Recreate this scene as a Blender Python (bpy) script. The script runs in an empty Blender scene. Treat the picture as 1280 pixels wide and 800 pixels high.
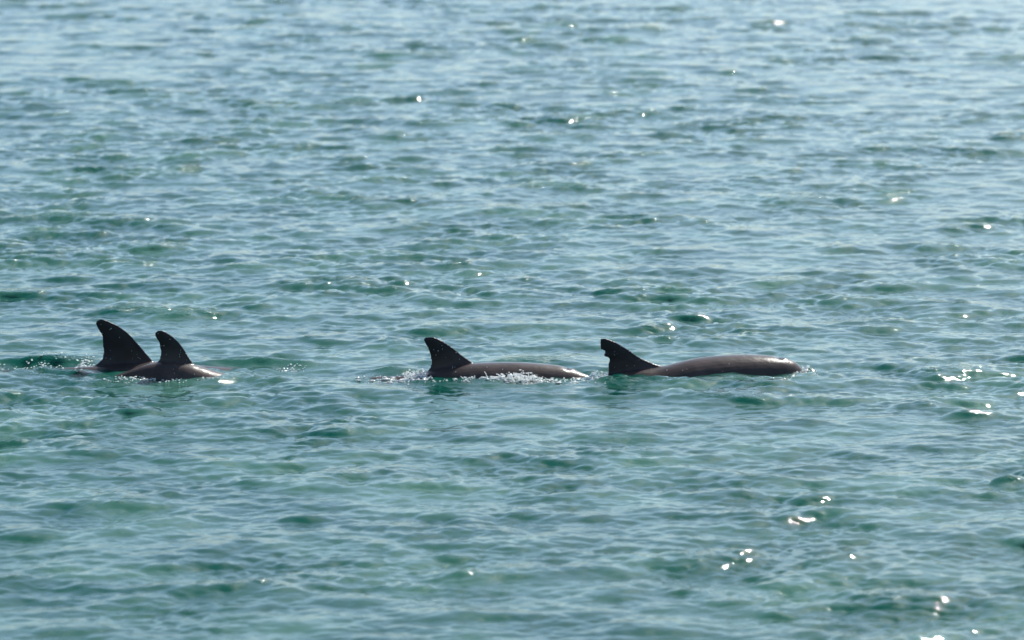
import bpy, bmesh, math, random
import numpy as np
from mathutils import Vector

# ------------------------------------------------------------------ camera
DIST = 33.0                       # metres from the lens to the line of dolphins
F_PX = 188.0 * DIST                # focal length in pixels of a 1280 px wide picture
PITCH = math.atan(890.0 / F_PX)
CAM_H = DIST * math.tan(PITCH + math.atan(73.0 / F_PX))
sc = bpy.context.scene
cam_data = bpy.data.cameras.new("camera")
cam = bpy.data.objects.new("camera", cam_data)
sc.collection.objects.link(cam)
cam.location = (0, 0, CAM_H)
cam.rotation_euler = (math.pi / 2 - PITCH, 0, 0)
cam_data.sensor_width = 36.0
cam_data.lens = 36.0 * F_PX / 1280.0
cam_data.clip_start = 0.5
cam_data.clip_end = 20000
cam_data.dof.use_dof = True
cam_data.dof.focus_distance = DIST + 0.3
cam_data.dof.aperture_fstop = (cam_data.lens / 1000) / 0.067
sc.camera = cam

# ------------------------------------------------------------------ sky, sun, exposure
SUN_EL = math.radians(43)
SUN_AZ = math.radians(29)         # to the right of straight ahead
sd = Vector((math.sin(SUN_AZ) * math.cos(SUN_EL), math.cos(SUN_AZ) * math.cos(SUN_EL), math.sin(SUN_EL)))
world = bpy.data.worlds.new("World")
sc.world = world
world.use_nodes = True
wn = world.node_tree
wn.nodes.clear()
sky = wn.nodes.new("ShaderNodeTexSky")
sky.sky_type = 'NISHITA'
sky.sun_disc = False
sky.sun_elevation = SUN_EL
sky.sun_rotation = SUN_AZ
sky.air_density = 0.7
sky.dust_density = 1.45
sky.ozone_density = 2.2
bg = wn.nodes.new("ShaderNodeBackground")
bg.inputs["Strength"].default_value = 0.10
wo = wn.nodes.new("ShaderNodeOutputWorld")
tint = wn.nodes.new("ShaderNodeMix"); tint.data_type = 'RGBA'; tint.blend_type = 'MULTIPLY'
tint.inputs[0].default_value = 1.0; tint.inputs[7].default_value = (0.88, 1.01, 1.02, 1)
wn.links.new(sky.outputs[0], tint.inputs[6])
wn.links.new(tint.outputs[2], bg.inputs[0])
wn.links.new(bg.outputs[0], wo.inputs[0])
sun_data = bpy.data.lights.new("sun", 'SUN')
sun_data.energy = 4.0
sun_data.angle = math.radians(0.53)
sun_data.color = (1.0, 0.96, 0.9)
sun = bpy.data.objects.new("sun", sun_data)
sc.collection.objects.link(sun)
sun.rotation_euler = (-sd).to_track_quat('-Z', 'Y').to_euler()
sun.location = sd * 50
sc.view_settings.view_transform = 'Standard'
sc.view_settings.look = 'None'
sc.view_settings.exposure = 0.98
sc.view_settings.gamma = 1.0
sc.view_settings.use_curve_mapping = False
sc.cycles.use_denoising = True
sc.cycles.max_bounces = 8
sc.cycles.transmission_bounces = 4
sc.cycles.sample_clamp_indirect = 6.0

# ------------------------------------------------------------------ helpers
def ray(px, py):
    u = (px - 640.0) / F_PX
    v = (400.0 - py) / F_PX
    c, s = math.cos(PITCH), math.sin(PITCH)
    return u, c + v * s, -s + v * c

def at_depth(px, py, y):
    a, b, c = ray(px, py)
    t = y / b
    return a * t, CAM_H + c * t       # x, z

def on_water(px, py, z=0.0):
    a, b, c = ray(px, py)
    t = (z - CAM_H) / c
    return a * t, b * t               # x, y

def sstep(a, b, x):
    t = np.clip((x - a) / (b - a), 0, 1)
    return t * t * (3 - 2 * t)

def mesh_object(name, verts, faces, mat, parent=None, smooth=True):
    me = bpy.data.meshes.new(name)
    me.from_pydata([tuple(map(float, v)) for v in verts], [], [tuple(map(int, f)) for f in faces])
    me.update()
    if smooth:
        me.polygons.foreach_set("use_smooth", np.ones(len(me.polygons), dtype=bool))
    me.materials.append(mat)
    o = bpy.data.objects.new(name, me)
    sc.collection.objects.link(o)
    if parent:
        o.parent = parent
    return o

def tag(o, label, cat=None, group=None, kind=None):
    o["label"] = label
    if cat: o["category"] = cat
    if group: o["group"] = group
    if kind: o["kind"] = kind

def new_mat(name):
    m = bpy.data.materials.new(name)
    m.use_nodes = True
    m.node_tree.nodes.clear()
    return m, m.node_tree.nodes, m.node_tree.links

# ------------------------------------------------------------------ wave field (a wind sea built from a directional spectrum)
def wave_tile(L, N, lam_min, lam_max, theta0, seed, spread=2.0, iso=0.12, peak=1.25, slope=0.1):
    """height and horizontal (choppy) displacement of one periodic tile, scaled to an rms slope"""
    rng = np.random.default_rng(seed)
    k1 = 2 * np.pi * np.fft.fftfreq(N, d=L / N)
    KX, KY = np.meshgrid(k1, k1)
    K = np.hypot(KX, KY)
    K[0, 0] = 1.0
    lam = 2 * np.pi / K
    kp = 2 * np.pi / peak
    S = K ** -4.0 * np.exp(-0.75 * (kp / K) ** 1.6)
    ang = np.arctan2(KY, KX) - theta0
    S *= np.abs(np.cos(ang)) ** spread + iso
    S *= sstep(lam_min * 0.8, lam_min * 1.25, lam) * (1 - sstep(lam_max * 0.8, lam_max * 1.25, lam))
    S[0, 0] = 0
    H = np.sqrt(S) * (rng.standard_normal((N, N)) + 1j * rng.standard_normal((N, N)))
    h = np.fft.ifft2(H).real
    sx = np.fft.ifft2(1j * KX * H).real
    sy = np.fft.ifft2(1j * KY * H).real
    g = slope / math.sqrt((sx ** 2 + sy ** 2).mean())
    dx = np.fft.ifft2(-1j * KX / K * H).real
    dy = np.fft.ifft2(-1j * KY / K * H).real
    return [(a * g).astype(np.float32) for a in (h, dx, dy)]

def sample_tile(tiles, L, x, y, rot):
    c, s = math.cos(rot), math.sin(rot)
    N = tiles[0].shape[0]
    u = (x * c + y * s) / L * N
    v = (-x * s + y * c) / L * N
    iu = np.floor(u).astype(np.int64); iv = np.floor(v).astype(np.int64)
    fu = (u - iu).astype(np.float32); fv = (v - iv).astype(np.float32)
    i0 = iu % N; i1 = (iu + 1) % N; j0 = iv % N; j1 = (iv + 1) % N
    out = []
    for t in tiles:
        out.append((t[j0, i0] * (1 - fu) + t[j0, i1] * fu) * (1 - fv) + (t[j1, i0] * (1 - fu) + t[j1, i1] * fu) * fv)
    h, du, dv = out
    return h, du * c - dv * s, du * s + dv * c

L_A, L_B = 47.3, 17.9
TILE_A = wave_tile(L_A, 2048, 0.17, 4.0, math.radians(-80), 11, spread=1.5, iso=0.32, peak=0.72, slope=0.172)
TILE_B = wave_tile(L_B, 2048, 0.05, 0.17, math.radians(-84), 5, spread=1.0, iso=0.45, peak=3.0, slope=0.165)
L_C = 61.0
TILE_C = wave_tile(L_C, 512, 1.2, 9.0, 0.0, 23, spread=0.0, iso=1.0, peak=2.0, slope=0.1)   # where the wind bites
TILE_C[0] /= TILE_C[0].std()
SIG_A = float(TILE_A[0].std())
LEAN = 0.90                        # crests lean towards the camera, as they run before the wind
CHOP = 0.85

# water pushed up or pressed down by the animals: pixel of the crest, half length and half depth in m, height in m
RIDGES = [
    (45, 455, 0.42, 0.08, 0.058, 0.00), (100, 452, 0.20, 0.10, 0.035, 0.10),      # wake behind the tall fin
    (325, 455, 0.34, 0.075, 0.060, -0.03), (215, 480, 0.5, 0.2, -0.02, 0.0),       # over the adult's head
    (492, 463, 0.16, 0.09, 0.040, 0.08), (745, 468, 0.06, 0.09, 0.03, 0.0),
    (862, 481, 0.16, 0.10, 0.035, 0.02), (1012, 462, 0.045, 0.07, 0.03, 0.0), (1000, 474, 0.12, 0.06, 0.02, 0.3),
    (1215, 521, 0.17, 0.10, 0.05, 0.0), (1258, 603, 0.14, 0.13, 0.06, 0.12), (1010, 529, 0.14, 0.11, 0.03, 0.0),
    (640, 478, 0.5, 0.12, 0.012, 0.0), (900, 477, 0.62, 0.16, 0.03, 0.0),
]
# waterline ellipses of the surfaced bodies: centre pixel, half length and half width in m
HULLS = [(160, 463, 0.62, 0.20), (215, 473, 0.40, 0.15), (625, 472, 0.62, 0.17), (880, 470, 0.72, 0.18)]
HULLS_W = [(on_water(px, py) + (a, b)) for px, py, a, b in HULLS]
RIDGES_W = [(on_water(px, py) + (a, b, hh, sk)) for px, py, a, b, hh, sk in RIDGES]
_l, _r, _c = on_water(0, 470), on_water(1000, 470), on_water(640, 470)

def surface(x, y):
    h, dx, dy = sample_tile(TILE_A, L_A, x, y, 0.0)
    hb, bx, by = sample_tile(TILE_B, L_B, x + 3.1, y - 1.7, 0.23)
    gust = 1 + 0.22 * np.sin(x * 0.37 + y * 0.21 + 1.0) * np.sin(y * 0.33 - x * 0.19 + 0.4) + 0.10 * np.sin(y * 0.9 + x * 0.5)
    bite = sample_tile(TILE_C, L_C, x, y, 0.4)[0]
    gust = gust * (0.60 + 0.62 * sstep(-1.0, 1.8, bite)) * (1 - 0.20 * sstep(42, 64, y)) * (1 + 0.25 * np.exp(-((y - DIST + 0.7) / 0.9) ** 2) * (1 - sstep(2.0, 2.6, x))) * (0.88 + 0.12 * sstep(25.5, 31, y))
    near = np.clip(1.0 - np.hypot(x / 60.0, (y - 50.0) / 110.0), 0, 1)
    fade_b = sstep(0.0, 0.35, near)
    fade_a = 1 - sstep(250, 700, np.hypot(x, y - 50))
    calm = 1 - 0.0 * np.exp(-((y - DIST - 0.1) / 0.55) ** 4) * (1 - sstep(2.2, 3.0, x)) * sstep(-6.0, -5.0, x)
    calm_b = 1 - 0.25 * (1 - calm)
    h = h * gust * fade_a * calm; dx = dx * gust * fade_a * calm; dy = dy * gust * fade_a * calm
    h = 2.3 * SIG_A * np.tanh(h / (2.3 * SIG_A))
    h = h + 0.15 * (h * h - SIG_A ** 2) / SIG_A
    dy = dy - LEAN * h / CHOP
    h = h + hb * gust * fade_b * calm_b
    dx = dx + bx * gust * fade_b * calm_b; dy = dy + by * gust * fade_b * calm_b
    for (rx, ry, a, b, hh, sk) in RIDGES_W:
        ex = x - rx
        ey = y - ry - ex * sk * 3.0
        h = h + hh * np.exp(-(ex / a) ** 2 - (ey / b) ** 2)
    for (hx, hy, a, b) in HULLS_W:
        rho = np.hypot((x - hx) / a, (y - hy) / b)
        d = np.maximum(rho - 1, 0) * np.hypot((x - hx), (y - hy)) / np.maximum(rho, 1e-6)
        tri = 1 + 0.5 * np.sin((x - hx) * 9.0 + (y - hy) * 4.0)
        h = h + 0.011 * tri * np.cos(d * 2 * np.pi / 0.17 + 0.6 * np.sin(x * 7.0)) * np.exp(-d / 0.22)
    return h, dx * CHOP, dy * CHOP

def stirred(x, y, h):
    """how rough the skin of the water is: crests running before the wind, and a churned margin round the animals"""
    bite = sample_tile(TILE_C, L_C, x * 2.3 + 5.0, y * 2.3, 1.1)[0]
    r = sstep(1.35, 2.1, h / SIG_A + 0.34 * sstep(34, 44, y) - 0.34 * (1 - sstep(27, 33, y))) * (0.12 + 0.88 * sstep(0.2, 1.8, bite))
    r = r * (1 - 0.8 * np.exp(-((y - DIST + 0.45) / 0.5) ** 2))
    for (hx, hy, a, b) in HULLS_W:
        rho = np.hypot((x - hx + 0.15) / (a + 0.3), (y - hy) / (b + 0.16))
        r = np.maximum(r, 0.09 * np.exp(-np.maximum(rho - 0.8, 0) ** 2 / 0.05))
    return r

def water_z(x, y):
    return float(surface(np.array([x], dtype=np.float64), np.array([y], dtype=np.float64))[0][0])

# ------------------------------------------------------------------ sea material
def water_material():
    m, n, l = new_mat("sea_water")
    out = n.new("ShaderNodeOutputMaterial")
    geo = n.new("ShaderNodeNewGeometry")
    # fine capillary ripples
    no1 = n.new("ShaderNodeTexNoise"); no1.inputs["Scale"].default_value = 15.0; no1.inputs["Detail"].default_value = 4.0
    no1.inputs["Roughness"].default_value = 0.62; no1.inputs["Distortion"].default_value = 0.4
    l.new(geo.outputs["Position"], no1.inputs["Vector"])
    # capillary roughness where crests break and where the animals stir the water
    at = n.new("ShaderNodeAttribute"); at.attribute_name = "stirred"
    no3 = n.new("ShaderNodeTexNoise"); no3.inputs["Scale"].default_value = 52.0; no3.inputs["Detail"].default_value = 2.0
    l.new(geo.outputs["Position"], no3.inputs["Vector"])
    mu = n.new("ShaderNodeMath"); mu.operation = 'MULTIPLY'
    l.new(no3.outputs["Fac"], mu.inputs[0]); l.new(at.outputs["Fac"], mu.inputs[1])
    bump0 = n.new("ShaderNodeBump"); bump0.inputs["Strength"].default_value = 1.0; bump0.inputs["Distance"].default_value = 0.06
    l.new(mu.outputs[0], bump0.inputs["Height"])
    bump = n.new("ShaderNodeBump"); bump.inputs["Strength"].default_value = 0.35; bump.inputs["Distance"].default_value = 0.010
    l.new(no1.outputs["Fac"], bump.inputs["Height"]); l.new(bump0.outputs[0], bump.inputs["Normal"])
    # cloudy green water with drifts of sand stirred up in it
    no2 = n.new("ShaderNodeTexNoise"); no2.inputs["Scale"].default_value = 1.1; no2.inputs["Detail"].default_value = 4.0
    l.new(geo.outputs["Position"], no2.inputs["Vector"])
    ramp = n.new("ShaderNodeValToRGB")
    ramp.color_ramp.elements[0].position = 0.42; ramp.color_ramp.elements[0].color = (0.002, 0.076, 0.056, 1)
    ramp.color_ramp.elements[1].position = 0.66; ramp.color_ramp.elements[1].color = (0.066, 0.176, 0.143, 1)
    l.new(no2.outputs["Fac"], ramp.inputs["Fac"])
    up = n.new("ShaderNodeCombineXYZ"); up.inputs[2].default_value = 1.0
    dif = n.new("ShaderNodeBsdfDiffuse")
    l.new(ramp.outputs["Color"], dif.inputs["Color"]); l.new(up.outputs[0], dif.inputs["Normal"])
    refr = n.new("ShaderNodeBsdfRefraction"); refr.inputs["IOR"].default_value = 1.333; refr.inputs["Roughness"].default_value = 0.0
    l.new(bump.outputs[0], refr.inputs["Normal"])
    body = n.new("ShaderNodeMixShader"); body.inputs[0].default_value = 0.42
    l.new(dif.outputs[0], body.inputs[1]); l.new(refr.outputs[0], body.inputs[2])
    gl = n.new("ShaderNodeBsdfGlossy"); gl.inputs["Roughness"].default_value = 0.06
    l.new(bump.outputs[0], gl.inputs["Normal"])
    fr = n.new("ShaderNodeFresnel"); fr.inputs["IOR"].default_value = 1.333
    l.new(bump.outputs[0], fr.inputs["Normal"])
    mix = n.new("ShaderNodeMixShader")
    l.new(fr.outputs[0], mix.inputs[0]); l.new(body.outputs[0], mix.inputs[1]); l.new(gl.outputs[0], mix.inputs[2])
    l.new(mix.outputs[0], out.inputs["Surface"])
    ab = n.new("ShaderNodeVolumeAbsorption"); ab.inputs["Color"].default_value = (0.25, 0.80, 0.70, 1); ab.inputs["Density"].default_value = 1.3
    l.new(ab.outputs[0], out.inputs["Volume"])
    return m

MAT_WATER = water_material()

def graded(core_lo, core_hi, step_fn, far, growth):
    v = [core_lo]
    while v[-1] < core_hi:
        v.append(v[-1] + step_fn(v[-1]))
    st = v[-1] - v[-2]
    while v[-1] < far:
        st *= growth
        v.append(v[-1] + st)
    return v

def build_sea():
    half = graded(0.0, 7.0, lambda x: 0.014 if x < 4.4 else 0.014 + (x - 4.4) * 0.012, 9000.0, 1.16)
    xs = np.array([-a for a in half[:0:-1]] + half)
    ahead = graded(23.5, 72.0, lambda y: 0.0175 * (y / 25.0) ** 1.75, 9000.0, 1.14)
    st = 0.0175; back = [23.5]
    while back[-1] > -600:
        st = min(st * 1.12, 60.0)
        back.append(back[-1] - st)
    ys = np.array(back[:0:-1] + ahead)
    X, Y = np.meshgrid(xs, ys)
    nx, ny = len(xs), len(ys)
    x = X.ravel(); y = Y.ravel()
    h, dx, dy = surface(x, y)
    co = np.empty((nx * ny, 3), dtype=np.float32)
    lim = np.minimum(1.0, 1.0)
    co[:, 0] = x + dx * lim; co[:, 1] = y + dy * lim; co[:, 2] = h
    idx = np.arange(nx * ny, dtype=np.int32).reshape(ny, nx)
    quads = np.stack([idx[:-1, :-1], idx[:-1, 1:], idx[1:, 1:], idx[1:, :-1]], axis=-1).reshape(-1, 4)
    me = bpy.data.meshes.new("water")
    me.vertices.add(nx * ny); me.vertices.foreach_set("co", co.ravel())
    nq = len(quads)
    me.loops.add(nq * 4); me.loops.foreach_set("vertex_index", quads.ravel())
    me.polygons.add(nq)
    me.polygons.foreach_set("loop_start", np.arange(0, nq * 4, 4, dtype=np.int32))
    me.polygons.foreach_set("use_smooth", np.ones(nq, dtype=bool))
    me.update(calc_edges=True)
    fa = me.attributes.new("stirred", 'FLOAT', 'POINT')
    fa.data.foreach_set("value", stirred(x, y, h).astype(np.float32))
    me.materials.append(MAT_WATER)
    o = bpy.data.objects.new("water", me)
    sc.collection.objects.link(o)
    tag(o, "choppy blue green sea water with small wind waves", kind="structure")
    print("sea grid", nx, ny, nq)
    return o

build_sea()

def build_seabed():
    m, n, l = new_mat("sandy_seabed")
    out = n.new("ShaderNodeOutputMaterial")
    geo = n.new("ShaderNodeNewGeometry")
    no = n.new("ShaderNodeTexNoise"); no.inputs["Scale"].default_value = 0.4; no.inputs["Detail"].default_value = 6
    l.new(geo.outputs["Position"], no.inputs["Vector"])
    r = n.new("ShaderNodeValToRGB")
    r.color_ramp.elements[0].position = 0.4; r.color_ramp.elements[0].color = (0.05, 0.07, 0.03, 1)
    r.color_ramp.elements[1].position = 0.6; r.color_ramp.elements[1].color = (0.32, 0.28, 0.19, 1)
    l.new(no.outputs["Fac"], r.inputs["Fac"])
    d = n.new("ShaderNodeBsdfDiffuse"); l.new(r.outputs[0], d.inputs["Color"]); l.new(d.outputs[0], out.inputs["Surface"])
    N = 60
    t = np.linspace(-1, 1, N)
    c = np.sign(t) * np.abs(t) ** 3 * 9000
    verts = [(a, b + 45, -3.2 + 0.15 * math.sin(a * 0.7) * math.cos(b * 0.5)) for b in c for a in c]
    faces = [(j * N + i, j * N + i + 1, (j + 1) * N + i + 1, (j + 1) * N + i) for j in range(N - 1) for i in range(N - 1)]
    o = mesh_object("seabed", verts, faces, m)
    tag(o, "sandy seabed under the shallow green water", kind="structure")

build_seabed()

# ------------------------------------------------------------------ dolphin skin
def skin_material(name, dark, light):
    m, n, l = new_mat(name)
    out = n.new("ShaderNodeOutputMaterial")
    tc = n.new("ShaderNodeTexCoord")
    no = n.new("ShaderNodeTexNoise"); no.inputs["Scale"].default_value = 3.5; no.inputs["Detail"].default_value = 6; no.inputs["Roughness"].default_value = 0.62
    l.new(tc.outputs["Object"], no.inputs["Vector"])
    ramp = n.new("ShaderNodeValToRGB")
    ramp.color_ramp.elements[0].position = 0.32; ramp.color_ramp.elements[0].color = (*dark, 1)
    ramp.color_ramp.elements[1].position = 0.72; ramp.color_ramp.elements[1].color = (*light, 1)
    l.new(no.outputs["Fac"], ramp.inputs["Fac"])
    # clinging drops
    vo = n.new("ShaderNodeTexVoronoi"); vo.inputs["Scale"].default_value = 60.0
    l.new(tc.outputs["Object"], vo.inputs["Vector"])
    sp = n.new("ShaderNodeMapRange"); sp.inputs["From Min"].default_value = 0.05; sp.inputs["From Max"].default_value = 0.24
    sp.inputs["To Min"].default_value = 1.0; sp.inputs["To Max"].default_value = 0.0
    l.new(vo.outputs["Distance"], sp.inputs["Value"])
    b1 = n.new("ShaderNodeBump"); b1.inputs["Strength"].default_value = 0.12; b1.inputs["Distance"].default_value = 0.006
    l.new(sp.outputs[0], b1.inputs["Height"])
    no2 = n.new("ShaderNodeTexNoise"); no2.inputs["Scale"].default_value = 16; no2.inputs["Detail"].default_value = 3
    l.new(tc.outputs["Object"], no2.inputs["Vector"])
    b2 = n.new("ShaderNodeBump"); b2.inputs["Strength"].default_value = 0.30; b2.inputs["Distance"].default_value = 0.01
    l.new(no2.outputs["Fac"], b2.inputs["Height"]); l.new(b1.outputs[0], b2.inputs["Normal"])
    p = n.new("ShaderNodeBsdfPrincipled")
    at = n.new("ShaderNodeAttribute"); at.attribute_name = "fin"
    mx = n.new("ShaderNodeMix"); mx.data_type = 'RGBA'
    l.new(at.outputs["Fac"], mx.inputs[0]); l.new(ramp.outputs[0], mx.inputs[6]); mx.inputs[7].default_value = (0.018, 0.016, 0.0155, 1)  # fins slightly darker by nature, plus their backlit shade painted into the colour
    l.new(mx.outputs[2], p.inputs["Base Color"]); l.new(b2.outputs[0], p.inputs["Normal"])
    p.inputs["Roughness"].default_value = 0.27; p.inputs["Specular IOR Level"].default_value = 0.22
    p.inputs["IOR"].default_value = 1.36
    l.new(p.outputs[0], out.inputs["Surface"])
    return m

MAT_SKIN = skin_material("wet_grey_brown_skin", (0.040, 0.030, 0.027), (0.088, 0.067, 0.060))
MAT_SKIN_DARK = skin_material("wet_slate_skin", (0.034, 0.027, 0.025), (0.072, 0.057, 0.052))
MAT_SKIN_PALE = skin_material("wet_young_skin", (0.046, 0.035, 0.031), (0.092, 0.070, 0.062))
def plain(name, col, rough):
    m, n, l = new_mat(name)
    out = n.new("ShaderNodeOutputMaterial"); p = n.new("ShaderNodeBsdfPrincipled")
    p.inputs["Base Color"].default_value = (*col, 1); p.inputs["Roughness"].default_value = rough
    l.new(p.outputs[0], out.inputs["Surface"])
    return m
MAT_EYE = plain("dark_eye", (0.01, 0.008, 0.007), 0.08)

def foam_material():
    m, n, l = new_mat("white_spray")
    out = n.new("ShaderNodeOutputMaterial")
    d = n.new("ShaderNodeBsdfDiffuse"); d.inputs["Color"].default_value = (0.93, 0.94, 0.93, 1)
    t = n.new("ShaderNodeBsdfTranslucent"); t.inputs["Color"].default_value = (0.93, 0.94, 0.93, 1)
    g = n.new("ShaderNodeBsdfGlossy"); g.inputs["Roughness"].default_value = 0.12
    gl = n.new("ShaderNodeBsdfGlass"); gl.inputs["IOR"].default_value = 1.33; gl.inputs["Roughness"].default_value = 0.02
    m1 = n.new("ShaderNodeMixShader"); m1.inputs[0].default_value = 0.60
    l.new(d.outputs[0], m1.inputs[1]); l.new(t.outputs[0], m1.inputs[2])
    m2 = n.new("ShaderNodeMixShader"); m2.inputs[0].default_value = 0.04
    l.new(m1.outputs[0], m2.inputs[1]); l.new(gl.outputs[0], m2.inputs[2])
    m3 = n.new("ShaderNodeMixShader"); m3.inputs[0].default_value = 0.12
    l.new(m2.outputs[0], m3.inputs[1]); l.new(g.outputs[0], m3.inputs[2])
    l.new(m3.outputs[0], out.inputs["Surface"])
    return m
MAT_FOAM = foam_material()

_bm = bmesh.new(); bmesh.ops.create_icosphere(_bm, subdivisions=1, radius=1.0)
_bm.verts.ensure_lookup_table()
ICO_V = np.array([v.co[:] for v in _bm.verts]); ICO_F = [[v.index for v in f.verts] for f in _bm.faces]; _bm.free()
ICO_F = np.array(ICO_F)

def blob_mesh(name, blobs, parent=None, seed=1):
    rng = np.random.default_rng(seed)
    V, Fs = [], []
    for (x, y, z, rx, ry, rz) in blobs:
        ph = rng.uniform(0, 6.28, 6)
        k = 1 + 0.22 * np.sin(ICO_V[:, 0] * 3.1 + ph[0]) * np.sin(ICO_V[:, 1] * 2.7 + ph[1]) + 0.18 * np.sin(ICO_V[:, 2] * 3.7 + ph[2])
        V.append(ICO_V * k[:, None] * np.array([rx, ry, rz]) + np.array([x, y, z]))
        Fs.append(ICO_F + (len(V) - 1) * len(ICO_V))
    o = mesh_object(name, np.concatenate(V), np.concatenate(Fs), MAT_FOAM, parent)
    o["kind"] = "stuff"
    return o

# ------------------------------------------------------------------ dolphin
# half height and half width of a bottlenose body as a share of its length, from beak tip to fluke notch
S_TAB = [0.0, 0.006, 0.02, 0.045, 0.058, 0.075, 0.10, 0.14, 0.20, 0.28, 0.38, 0.48, 0.58, 0.68, 0.78, 0.87, 0.94, 1.0]
A_TAB = [0.002, 0.009, 0.014, 0.018, 0.026, 0.044, 0.058, 0.070, 0.081, 0.091, 0.096, 0.092, 0.081, 0.064, 0.044, 0.028, 0.018, 0.008]
B_TAB = [0.002, 0.010, 0.016, 0.021, 0.029, 0.044, 0.058, 0.070, 0.083, 0.092, 0.094, 0.087, 0.072, 0.051, 0.030, 0.016, 0.012, 0.010]

def smooth_curve(xs, ys, q):
    """monotone-ish Catmull-Rom through control points"""
    xs = np.array(xs, float); ys = np.array(ys, float); q = np.asarray(q, float)
    m = np.gradient(ys, xs)
    i = np.clip(np.searchsorted(xs, q) - 1, 0, len(xs) - 2)
    hh = xs[i + 1] - xs[i]; t = np.clip((q - xs[i]) / hh, 0, 1)
    return ((2*t**3 - 3*t**2 + 1) * ys[i] + (t**3 - 2*t**2 + t) * hh * m[i] + (-2*t**3 + 3*t**2) * ys[i + 1] + (t**3 - t**2) * hh * m[i + 1])

def loft(rings, cap=True):
    n = len(rings[0]); verts = [p for r in rings for p in r]; faces = []
    for i in range(len(rings) - 1):
        for j in range(n):
            a, b = i * n + j, i * n + (j + 1) % n
            faces.append((a, b, b + n, a + n))
    if cap:
        faces.append(tuple(range(n))[::-1]); faces.append(tuple(range((len(rings) - 1) * n, len(rings) * n)))
    return verts, faces

def foil_ring(lead, trail, half, up, side, n=9):
    """closed foil section between a leading and a trailing point"""
    ring = []
    lead = Vector(lead); trail = Vector(trail); side = Vector(side)
    ts = [0.5 - 0.5 * math.cos(math.pi * k / n) for k in range(n + 1)]
    prof = [2.6 * half * (math.sqrt(t) * 0.78 - 0.36 * t - 0.42 * t ** 2.4) + 0.0025 for t in ts]
    for t, p in zip(ts, prof): ring.append(lead.lerp(trail, t) + side * max(p, 0.0025))
    for t, p in list(zip(ts, prof))[::-1]: ring.append(lead.lerp(trail, t) - side * max(p, 0.0025))
    return ring

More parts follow.
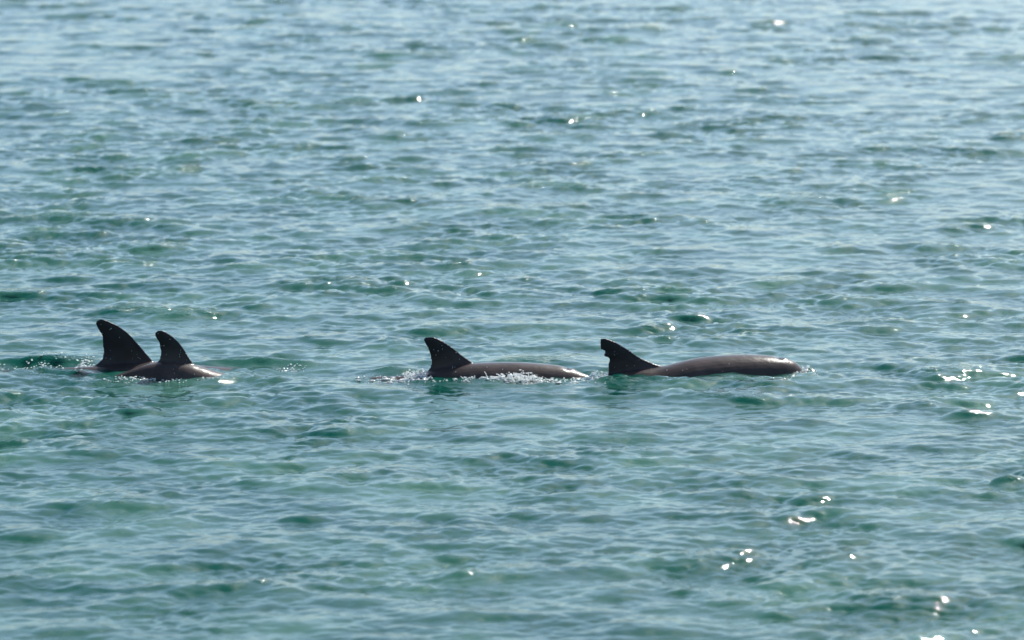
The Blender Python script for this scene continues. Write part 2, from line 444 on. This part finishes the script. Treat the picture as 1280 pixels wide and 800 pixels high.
def make_dolphin(label, group, mat, depth, yaw_slope, snout, tail, back, fin, ref_px, blowhole=True, fin_half=0.024, drops=22, scale_girth=1.0, tail_pitch=0.0):
    """back: pixel control points of the line of the back (tail to beak); fin: (row y, trailing x, leading x) from base to tip.
    depth: metres from the lens at pixel column ref_px; yaw_slope: metres of depth gained per metre towards the head."""
    def dep(x): return depth + (x - xr) * yaw_slope
    xr = at_depth(ref_px, 470, depth)[0]
    def wp(px, py):
        x = at_depth(px, py, depth)[0]
        for _ in range(3):
            d = dep(x); x, z = at_depth(px, py, d)
        return x, d, z
    bx, bz = [], []
    for px, py in back:
        x, d, z = wp(px, py); bx.append(x); bz.append(z)
    x_sn = wp(snout, 470)[0]; x_tl = wp(tail, 470)[0]
    L = x_sn - x_tl
    stations = sorted(set(list(np.linspace(0, 0.13, 22)) + list(np.linspace(0.13, 1, 60))))
    s = np.array(stations)
    xs = x_sn - s * L
    top = smooth_curve(bx, bz, xs)
    A = np.interp(s, S_TAB, A_TAB) * L * scale_girth
    B = np.interp(s, S_TAB, B_TAB) * L * scale_girth
    # soften the table's corners
    ker = np.array([1, 2, 3, 2, 1]) / 9.0
    for arr in (A, B):
        pad = np.concatenate([[arr[0]] * 2, arr, [arr[-1]] * 2]); arr[3:-3] = np.convolve(pad, ker, 'valid')[3:-3]
    rings = []
    NR = 40
    for i in range(len(s)):
        c = top[i] - A[i]
        ring = []
        for k in range(NR):
            a = 2 * math.pi * k / NR
            e = 0.92
            cy, cz = math.cos(a), math.sin(a)
            # back a little narrower than the flanks, keel along the tail stock
            w = B[i] * (1 - 0.10 * max(cz, 0) ** 2)
            ring.append((xs[i], dep(xs[i]) + w * math.copysign(abs(cy) ** e, cy), c + A[i] * math.copysign(abs(cz) ** e, cz)))
        rings.append(ring)
    V, Fc = [], []
    def addm(vf):
        o = len(V); V.extend(tuple(p) for p in vf[0]); Fc.extend(tuple(q + o for q in f) for f in vf[1])
    addm(loft(rings))
    axis = Vector((1, yaw_slope, 0)).normalized(); side = Vector((-axis.y, axis.x, 0))
    # dorsal fin
    if fin:
        rows = []
        n = len(fin)
        ytop = fin[-1][0]; ybase = fin[0][0]
        yy = np.array([f[0] for f in fin], float)[::-1]; tr = np.array([f[1] for f in fin], float)[::-1]; ld = np.array([f[2] for f in fin], float)[::-1]
        fr = []
        for py in np.linspace(ybase, ytop, 40):
            t = (ybase - py) / (ybase - ytop)
            tx = float(np.interp(py, yy, tr)); lx = float(np.interp(py, yy, ld))
            half = fin_half * (1 - 0.72 * t ** 1.1)
            a = wp(lx, py); b = wp(tx, py)
            fr.append(foil_ring(a, b, half, None, side))
        base = [Vector(p) - Vector((0, 0, 0.07)) for p in fr[0]]
        addm(loft([base] + fr))
    def frame_at(sv):
        i = int(np.argmin(np.abs(s - sv)))
        return Vector((xs[i], dep(xs[i]), top[i] - A[i])), A[i], B[i]
    # flippers
    for sg in (-1, 1):
        c, a_, b_ = frame_at(0.235)
        root = c + side * (sg * b_ * 0.75) + Vector((0, 0, -a_ * 0.55))
        fr = []
        for t in np.linspace(0, 1, 12):
            span = 0.155 * L * t
            ch = 0.075 * L * (1 - 0.15 * t - 0.72 * t ** 2.6) + 0.004
            mid = root + side * (sg * span * 0.72) + Vector((0, 0, -span * 0.55)) - axis * (span * 0.62 * (0.6 + 0.6 * t))
            fr.append(foil_ring(mid + axis * ch * 0.5, mid - axis * ch * 0.5, 0.012 * (1 - 0.7 * t), None, Vector((0, 0.5 * sg, 0.86))))
        addm(loft(fr))
    # flukes
    ct, a_, b_ = frame_at(0.985)
    for sg in (-1, 1):
        fr = []
        for t in np.linspace(-0.12, 1, 14):
            tt = max(t, 0)
            span = 0.125 * L * t
            ch = 0.095 * L * (1 - 0.25 * tt - 0.66 * tt ** 2.4) + 0.004
            lead = ct + axis * (0.045 * L - 0.085 * L * tt ** 1.25) + side * (sg * span)
            trail = lead - axis * ch
            fr.append(foil_ring(lead, trail, 0.013 * (1 - 0.7 * tt), None, Vector((0, 0, 1))))
        addm(loft(fr))
    # one continuous skin over all of it
    me = bpy.data.meshes.new("dolphin_raw"); me.from_pydata(V, [], Fc); me.update()
    bm = bmesh.new(); bm.from_mesh(me); bmesh.ops.recalc_face_normals(bm, faces=bm.faces); bm.to_mesh(me); bm.free()
    tmp = bpy.data.objects.new("dolphin_raw", me); sc.collection.objects.link(tmp)
    rm = tmp.modifiers.new("r", 'REMESH'); rm.mode = 'VOXEL'; rm.voxel_size = 0.0075
    sm = tmp.modifiers.new("s", 'CORRECTIVE_SMOOTH') if False else tmp.modifiers.new("s", 'SMOOTH'); sm.factor = 0.5; sm.iterations = 2
    dg = bpy.context.evaluated_depsgraph_get()
    me2 = bpy.data.meshes.new_from_object(tmp.evaluated_get(dg))
    bpy.data.objects.remove(tmp); bpy.data.meshes.remove(me)
    # sink the blowhole
    co = np.empty(len(me2.vertices) * 3); me2.vertices.foreach_get("co", co); co = co.reshape(-1, 3)
    if blowhole:
        c, a_, b_ = frame_at(0.118)
        bh = np.array([c.x, c.y, c.z + a_])
        d = (co - bh); e = np.sqrt((d[:, 0] / 0.022) ** 2 + (d[:, 1] / 0.035) ** 2 + (d[:, 2] / 0.03) ** 2)
        co[:, 2] -= 0.016 * np.exp(-e ** 2)
        e2 = np.sqrt(((d[:, 0] - 0.04) / 0.03) ** 2 + (d[:, 1] / 0.05) ** 2 + (d[:, 2] / 0.05) ** 2)
        co[:, 2] += 0.005 * np.exp(-e2 ** 2)
    # origin at the middle of the body
    mid, a_, b_ = frame_at(0.45)
    org = np.array([mid.x, mid.y, mid.z])
    me2.vertices.foreach_set("co", (co - org).astype(np.float32).ravel())
    me2.polygons.foreach_set("use_smooth", np.ones(len(me2.polygons), dtype=bool))
    fa = me2.attributes.new("fin", 'FLOAT', 'POINT')
    rise = co[:, 2] - np.interp(co[:, 0], xs[::-1], top[::-1])
    fa.data.foreach_set("value", (0.9 * sstep(-0.02, 0.13, rise)).astype(np.float32))  # grows with height above the back; weights the fin tone and painted shade
    me2.name = "dolphin"; me2.materials.clear(); me2.materials.append(mat); me2.update()
    o = bpy.data.objects.new("dolphin", me2); sc.collection.objects.link(o); o.location = mid
    tag(o, label, "dolphin", group)
    # drops clinging to the wet skin above the water
    if drops:
        rng = np.random.default_rng(int(snout))
        nrm = np.empty(len(me2.vertices) * 3); me2.vertices.foreach_get("normal", nrm); nrm = nrm.reshape(-1, 3)
        cand = np.where((nrm[:, 1] < -0.2) & (co[:, 2] > 0.01))[0]
        on_fin = cand[rise[cand] > 0.02]
        pick = np.concatenate([rng.choice(cand, drops // 2), rng.choice(on_fin, drops - drops // 2)])
        bl = []
        for v in pick:
            r = math.exp(rng.uniform(math.log(0.0012), math.log(0.0034)))
            bl.append((*(co[v] - org), r, r * 0.6, r * 1.2))
        blob_mesh("droplet_film", bl, o)
    # eyes
    for sg in (-1, 1):
        c, a_, b_ = frame_at(0.108)
        bm = bmesh.new(); bmesh.ops.create_icosphere(bm, subdivisions=2, radius=0.013)
        em = bpy.data.meshes.new("eye"); bm.to_mesh(em); bm.free()
        em.polygons.foreach_set("use_smooth", np.ones(len(em.polygons), dtype=bool)); em.materials.append(MAT_EYE)
        eo = bpy.data.objects.new("eye", em); sc.collection.objects.link(eo); eo.parent = o
        eo.location = (c + side * (sg * (b_ * 0.93)) + Vector((0, 0, -a_ * 0.35))) - mid
        eo.scale = (1.2, 0.6, 0.8)
    return o

G = "dolphins surfacing side by side in the chop"
y_of = lambda py: on_water(640, py)[1]

# adult with the tall fin
make_dolphin("large dark dolphin with tall dark fin behind the small young dolphin", G, MAT_SKIN_DARK,
    y_of(464) + 0.10, 0.14, 402, -70,
    [(-75, 474), (-30, 466), (10, 463), (50, 461), (85, 459.5), (115, 458), (150, 454), (185, 452), (225, 455), (270, 458.5), (310, 460.5), (345, 464), (370, 473), (385, 482), (402, 490)],
    [(458, 117, 197), (452, 124, 192), (447, 128, 187.5), (440, 129.3, 181.5), (430, 128.5, 173), (420, 126.5, 164), (414, 124.2, 157.5), (410, 122, 152), (406, 120, 146), (402.5, 119.6, 138), (400, 122, 132), (399, 125, 129)],
    150)
# young one beside it
make_dolphin("small young dolphin with narrow rounded fin surfacing against the tall-finned adult", G, MAT_SKIN_PALE,
    y_of(474) + 0.10, 0.10, 368, 72,
    [(70, 490), (100, 482), (130, 474), (150, 467.5), (170, 460), (190, 454), (215, 452), (238, 454.5), (258, 460.5), (278, 466.5), (300, 471.5), (330, 479), (350, 485), (368, 491)],
    [(456, 191, 243), (452, 197, 240), (448, 199.5, 237), (440, 200.8, 232.5), (432, 199, 227), (426, 196.8, 222), (421, 194.2, 216.5), (417.5, 193, 211.5), (415, 194, 207.5), (413.2, 197, 203.5)],
    215, fin_half=0.019)
# third
make_dolphin("brown dolphin with swept pointed fin and foam breaking along its flank", G, MAT_SKIN,
    y_of(473) + 0.16, 0.03, 756, 352,
    [(350, 492), (390, 483), (430, 475), (470, 471), (505, 469.5), (530, 465), (560, 458), (590, 454.3), (620, 453), (655, 453.3), (685, 455.5), (705, 458.2), (716, 461.5), (726, 465.5), (735, 469), (756, 475)],
    [(471, 526.5, 625), (463, 535.2, 612), (457.5, 538.4, 601), (454, 539, 592), (444.7, 538.3, 578.5), (435.5, 535, 567), (430, 532, 559), (425.4, 529.5, 551.5), (423, 529.8, 546.5), (421.2, 533, 541)],
    640)
# fourth, with the notched fin
make_dolphin("long brown dolphin with ragged notched fin and blunt rounded head raised", G, MAT_SKIN,
    y_of(471) + 0.16, 0.16, 1024, 592,
    [(590, 520), (630, 508), (670, 496), (710, 485), (745, 474), (770, 466), (800, 460.5), (826, 458.6), (848, 453), (870, 448), (895, 445), (920, 443.6), (945, 443.6), (968, 445.6), (985, 449), (996, 454), (1002, 460), (1006, 467), (1012, 471.5), (1024, 475)],
    [(478, 757, 850), (470, 760, 842), (462, 760.5, 848), (458.5, 760.5, 831), (455, 760.5, 818.5), (451, 761, 808.5), (448, 761, 802), (446.2, 760.5, 798.5), (445.6, 754.2, 797.5), (442.5, 753.2, 793), (441, 756, 791), (438, 755.5, 787), (437, 750.6, 785.5), (434, 750, 780.5), (430, 749.8, 774), (427, 749.8, 768.5), (425, 750, 763), (423.2, 751, 757)],
    860)
# ------------------------------------------------------------------ broken water and flying drops
def blobs_object(name, blobs, label, cat, seed, group=None):
    o = blob_mesh(name, blobs, None, seed)
    tag(o, label, cat, group, "stuff")
    return o

def spray(px0, px1, py0, py1, n, hmax, seed, strands=0, depth_jit=0.06, rmin=0.0025, rmax=0.007, peak=None, off=0.0):
    """drops and foam beads over a patch of water given by its pixel box at the water line; hmax: how high they fly"""
    rng = np.random.default_rng(seed)
    out = []
    def one(px, py, z_up, r):
        x, y = on_water(px, py)
        y += rng.normal(0, depth_jit) + off
        z = water_z(x, y)
        out.append((x, y, z + z_up, r * rng.uniform(0.8, 1.9), r * rng.uniform(0.8, 1.4), r * rng.uniform(0.6, 1.1)))
    pc = 0.5 * (px0 + px1) if peak is None else peak
    w = 0.5 * (px1 - px0)
    for _ in range(n):
        px = rng.uniform(px0, px1) if rng.random() < 0.45 else np.clip(rng.normal(pc, w * 0.45), px0, px1)
        py = rng.uniform(py0, py1)
        fall = max(0.0, 1 - abs(px - pc) / (w * 1.15))
        zu = hmax * fall * rng.beta(0.8, 2.4) * (rng.random() < 0.75)
        one(px, py, zu, math.exp(rng.uniform(math.log(rmin), math.log(rmax))))
    for _ in range(strands):
        # a curling thread of water torn off the surface
        px = rng.normal(pc, w * 0.4); py = rng.uniform(py0, py1)
        x, y = on_water(px, py); y += off + rng.normal(0, depth_jit * 0.6); z = water_z(x, y) - 0.004
        z_low = z; ang = rng.uniform(0.2, 2.9); curl = rng.normal(0, 0.08)
        r0 = rng.uniform(0.0022, 0.0048); n_st = int(rng.uniform(4, 15))
        for k in range(n_st):
            t = k / n_st
            r = r0 * (1.2 - 0.7 * t) * rng.uniform(0.7, 1.5)
            out.append((x, y, z, r * rng.uniform(0.9, 1.5), r, r))
            curl = 0.9 * curl + rng.normal(0, 0.10); ang += curl
            if z - z_low > hmax: ang = -abs(ang)
            x += 0.0042 * math.cos(ang); z = max(z_low, z + 0.0042 * math.sin(ang)); y += rng.normal(0, 0.0015)
    return out

def froth(px0, px1, py0, py1, n, seed):
    """flat rafts of foam lying on the water"""
    rng = np.random.default_rng(seed); out = []
    for _ in range(n):
        x, y = on_water(rng.uniform(px0, px1), rng.uniform(py0, py1))
        r = math.exp(rng.uniform(math.log(0.004), math.log(0.016)))
        out.append((x, y, water_z(x, y) + 0.002, r * rng.uniform(1, 2.2), r * rng.uniform(1, 2.2), 0.004))
    return out

SG = "broken white water round the dolphins"
blobs_object("spray", spray(612, 690, 474, 478, 300, 0.075, 3, strands=60, peak=652, depth_jit=0.03, rmin=0.0018, rmax=0.009) + froth(600, 700, 475, 479, 60, 32) + spray(530, 620, 476, 478, 34, 0.02, 31, strands=8, depth_jit=0.03),
    "white foam and droplets breaking along the brown dolphin's flank", "spray", 3, SG)
blobs_object("spray", spray(494, 532, 470, 475, 320, 0.08, 4, strands=50, peak=519, depth_jit=0.06, rmin=0.0018, rmax=0.009) + froth(480, 535, 470, 477, 70, 42) + spray(440, 500, 470, 475, 40, 0.02, 41, strands=5, depth_jit=0.05),
    "white foam churned up just behind the swept pointed fin", "spray", 4, SG)
blobs_object("spray", spray(733, 760, 470, 477, 80, 0.05, 6, strands=2, depth_jit=0.05) + spray(690, 740, 473, 478, 70, 0.02, 61, depth_jit=0.03),
    "small white ripples and drops behind the ragged notched fin", "spray", 6, SG)
blobs_object("spray", spray(996, 1022, 463, 470, 90, 0.05, 7, strands=3, peak=1010, depth_jit=0.04, off=0.05),
    "little burst of droplets at the blunt rounded head", "spray", 7, SG)
blobs_object("spray", spray(0, 112, 455, 464, 110, 0.03, 8, peak=60, depth_jit=0.05, rmax=0.006) + spray(96, 118, 456, 462, 70, 0.10, 81, strands=4, peak=106, depth_jit=0.06),  # white beads on the ripple stand in for sun sparkles, beside flying drops
    "droplets and white beads for sun sparkles trailing behind the tall dark fin", "spray", 8, SG)
blobs_object("spray", spray(128, 290, 474, 477, 150, 0.02, 9, peak=170, depth_jit=0.025),
    "line of white drops at the young dolphin's waterline", "spray", 9, SG)
blobs_object("spray", spray(345, 388, 458, 462, 36, 0.015, 10, depth_jit=0.03),
    "few bright drops on a ripple ahead of the young dolphin", "spray", 10, SG)
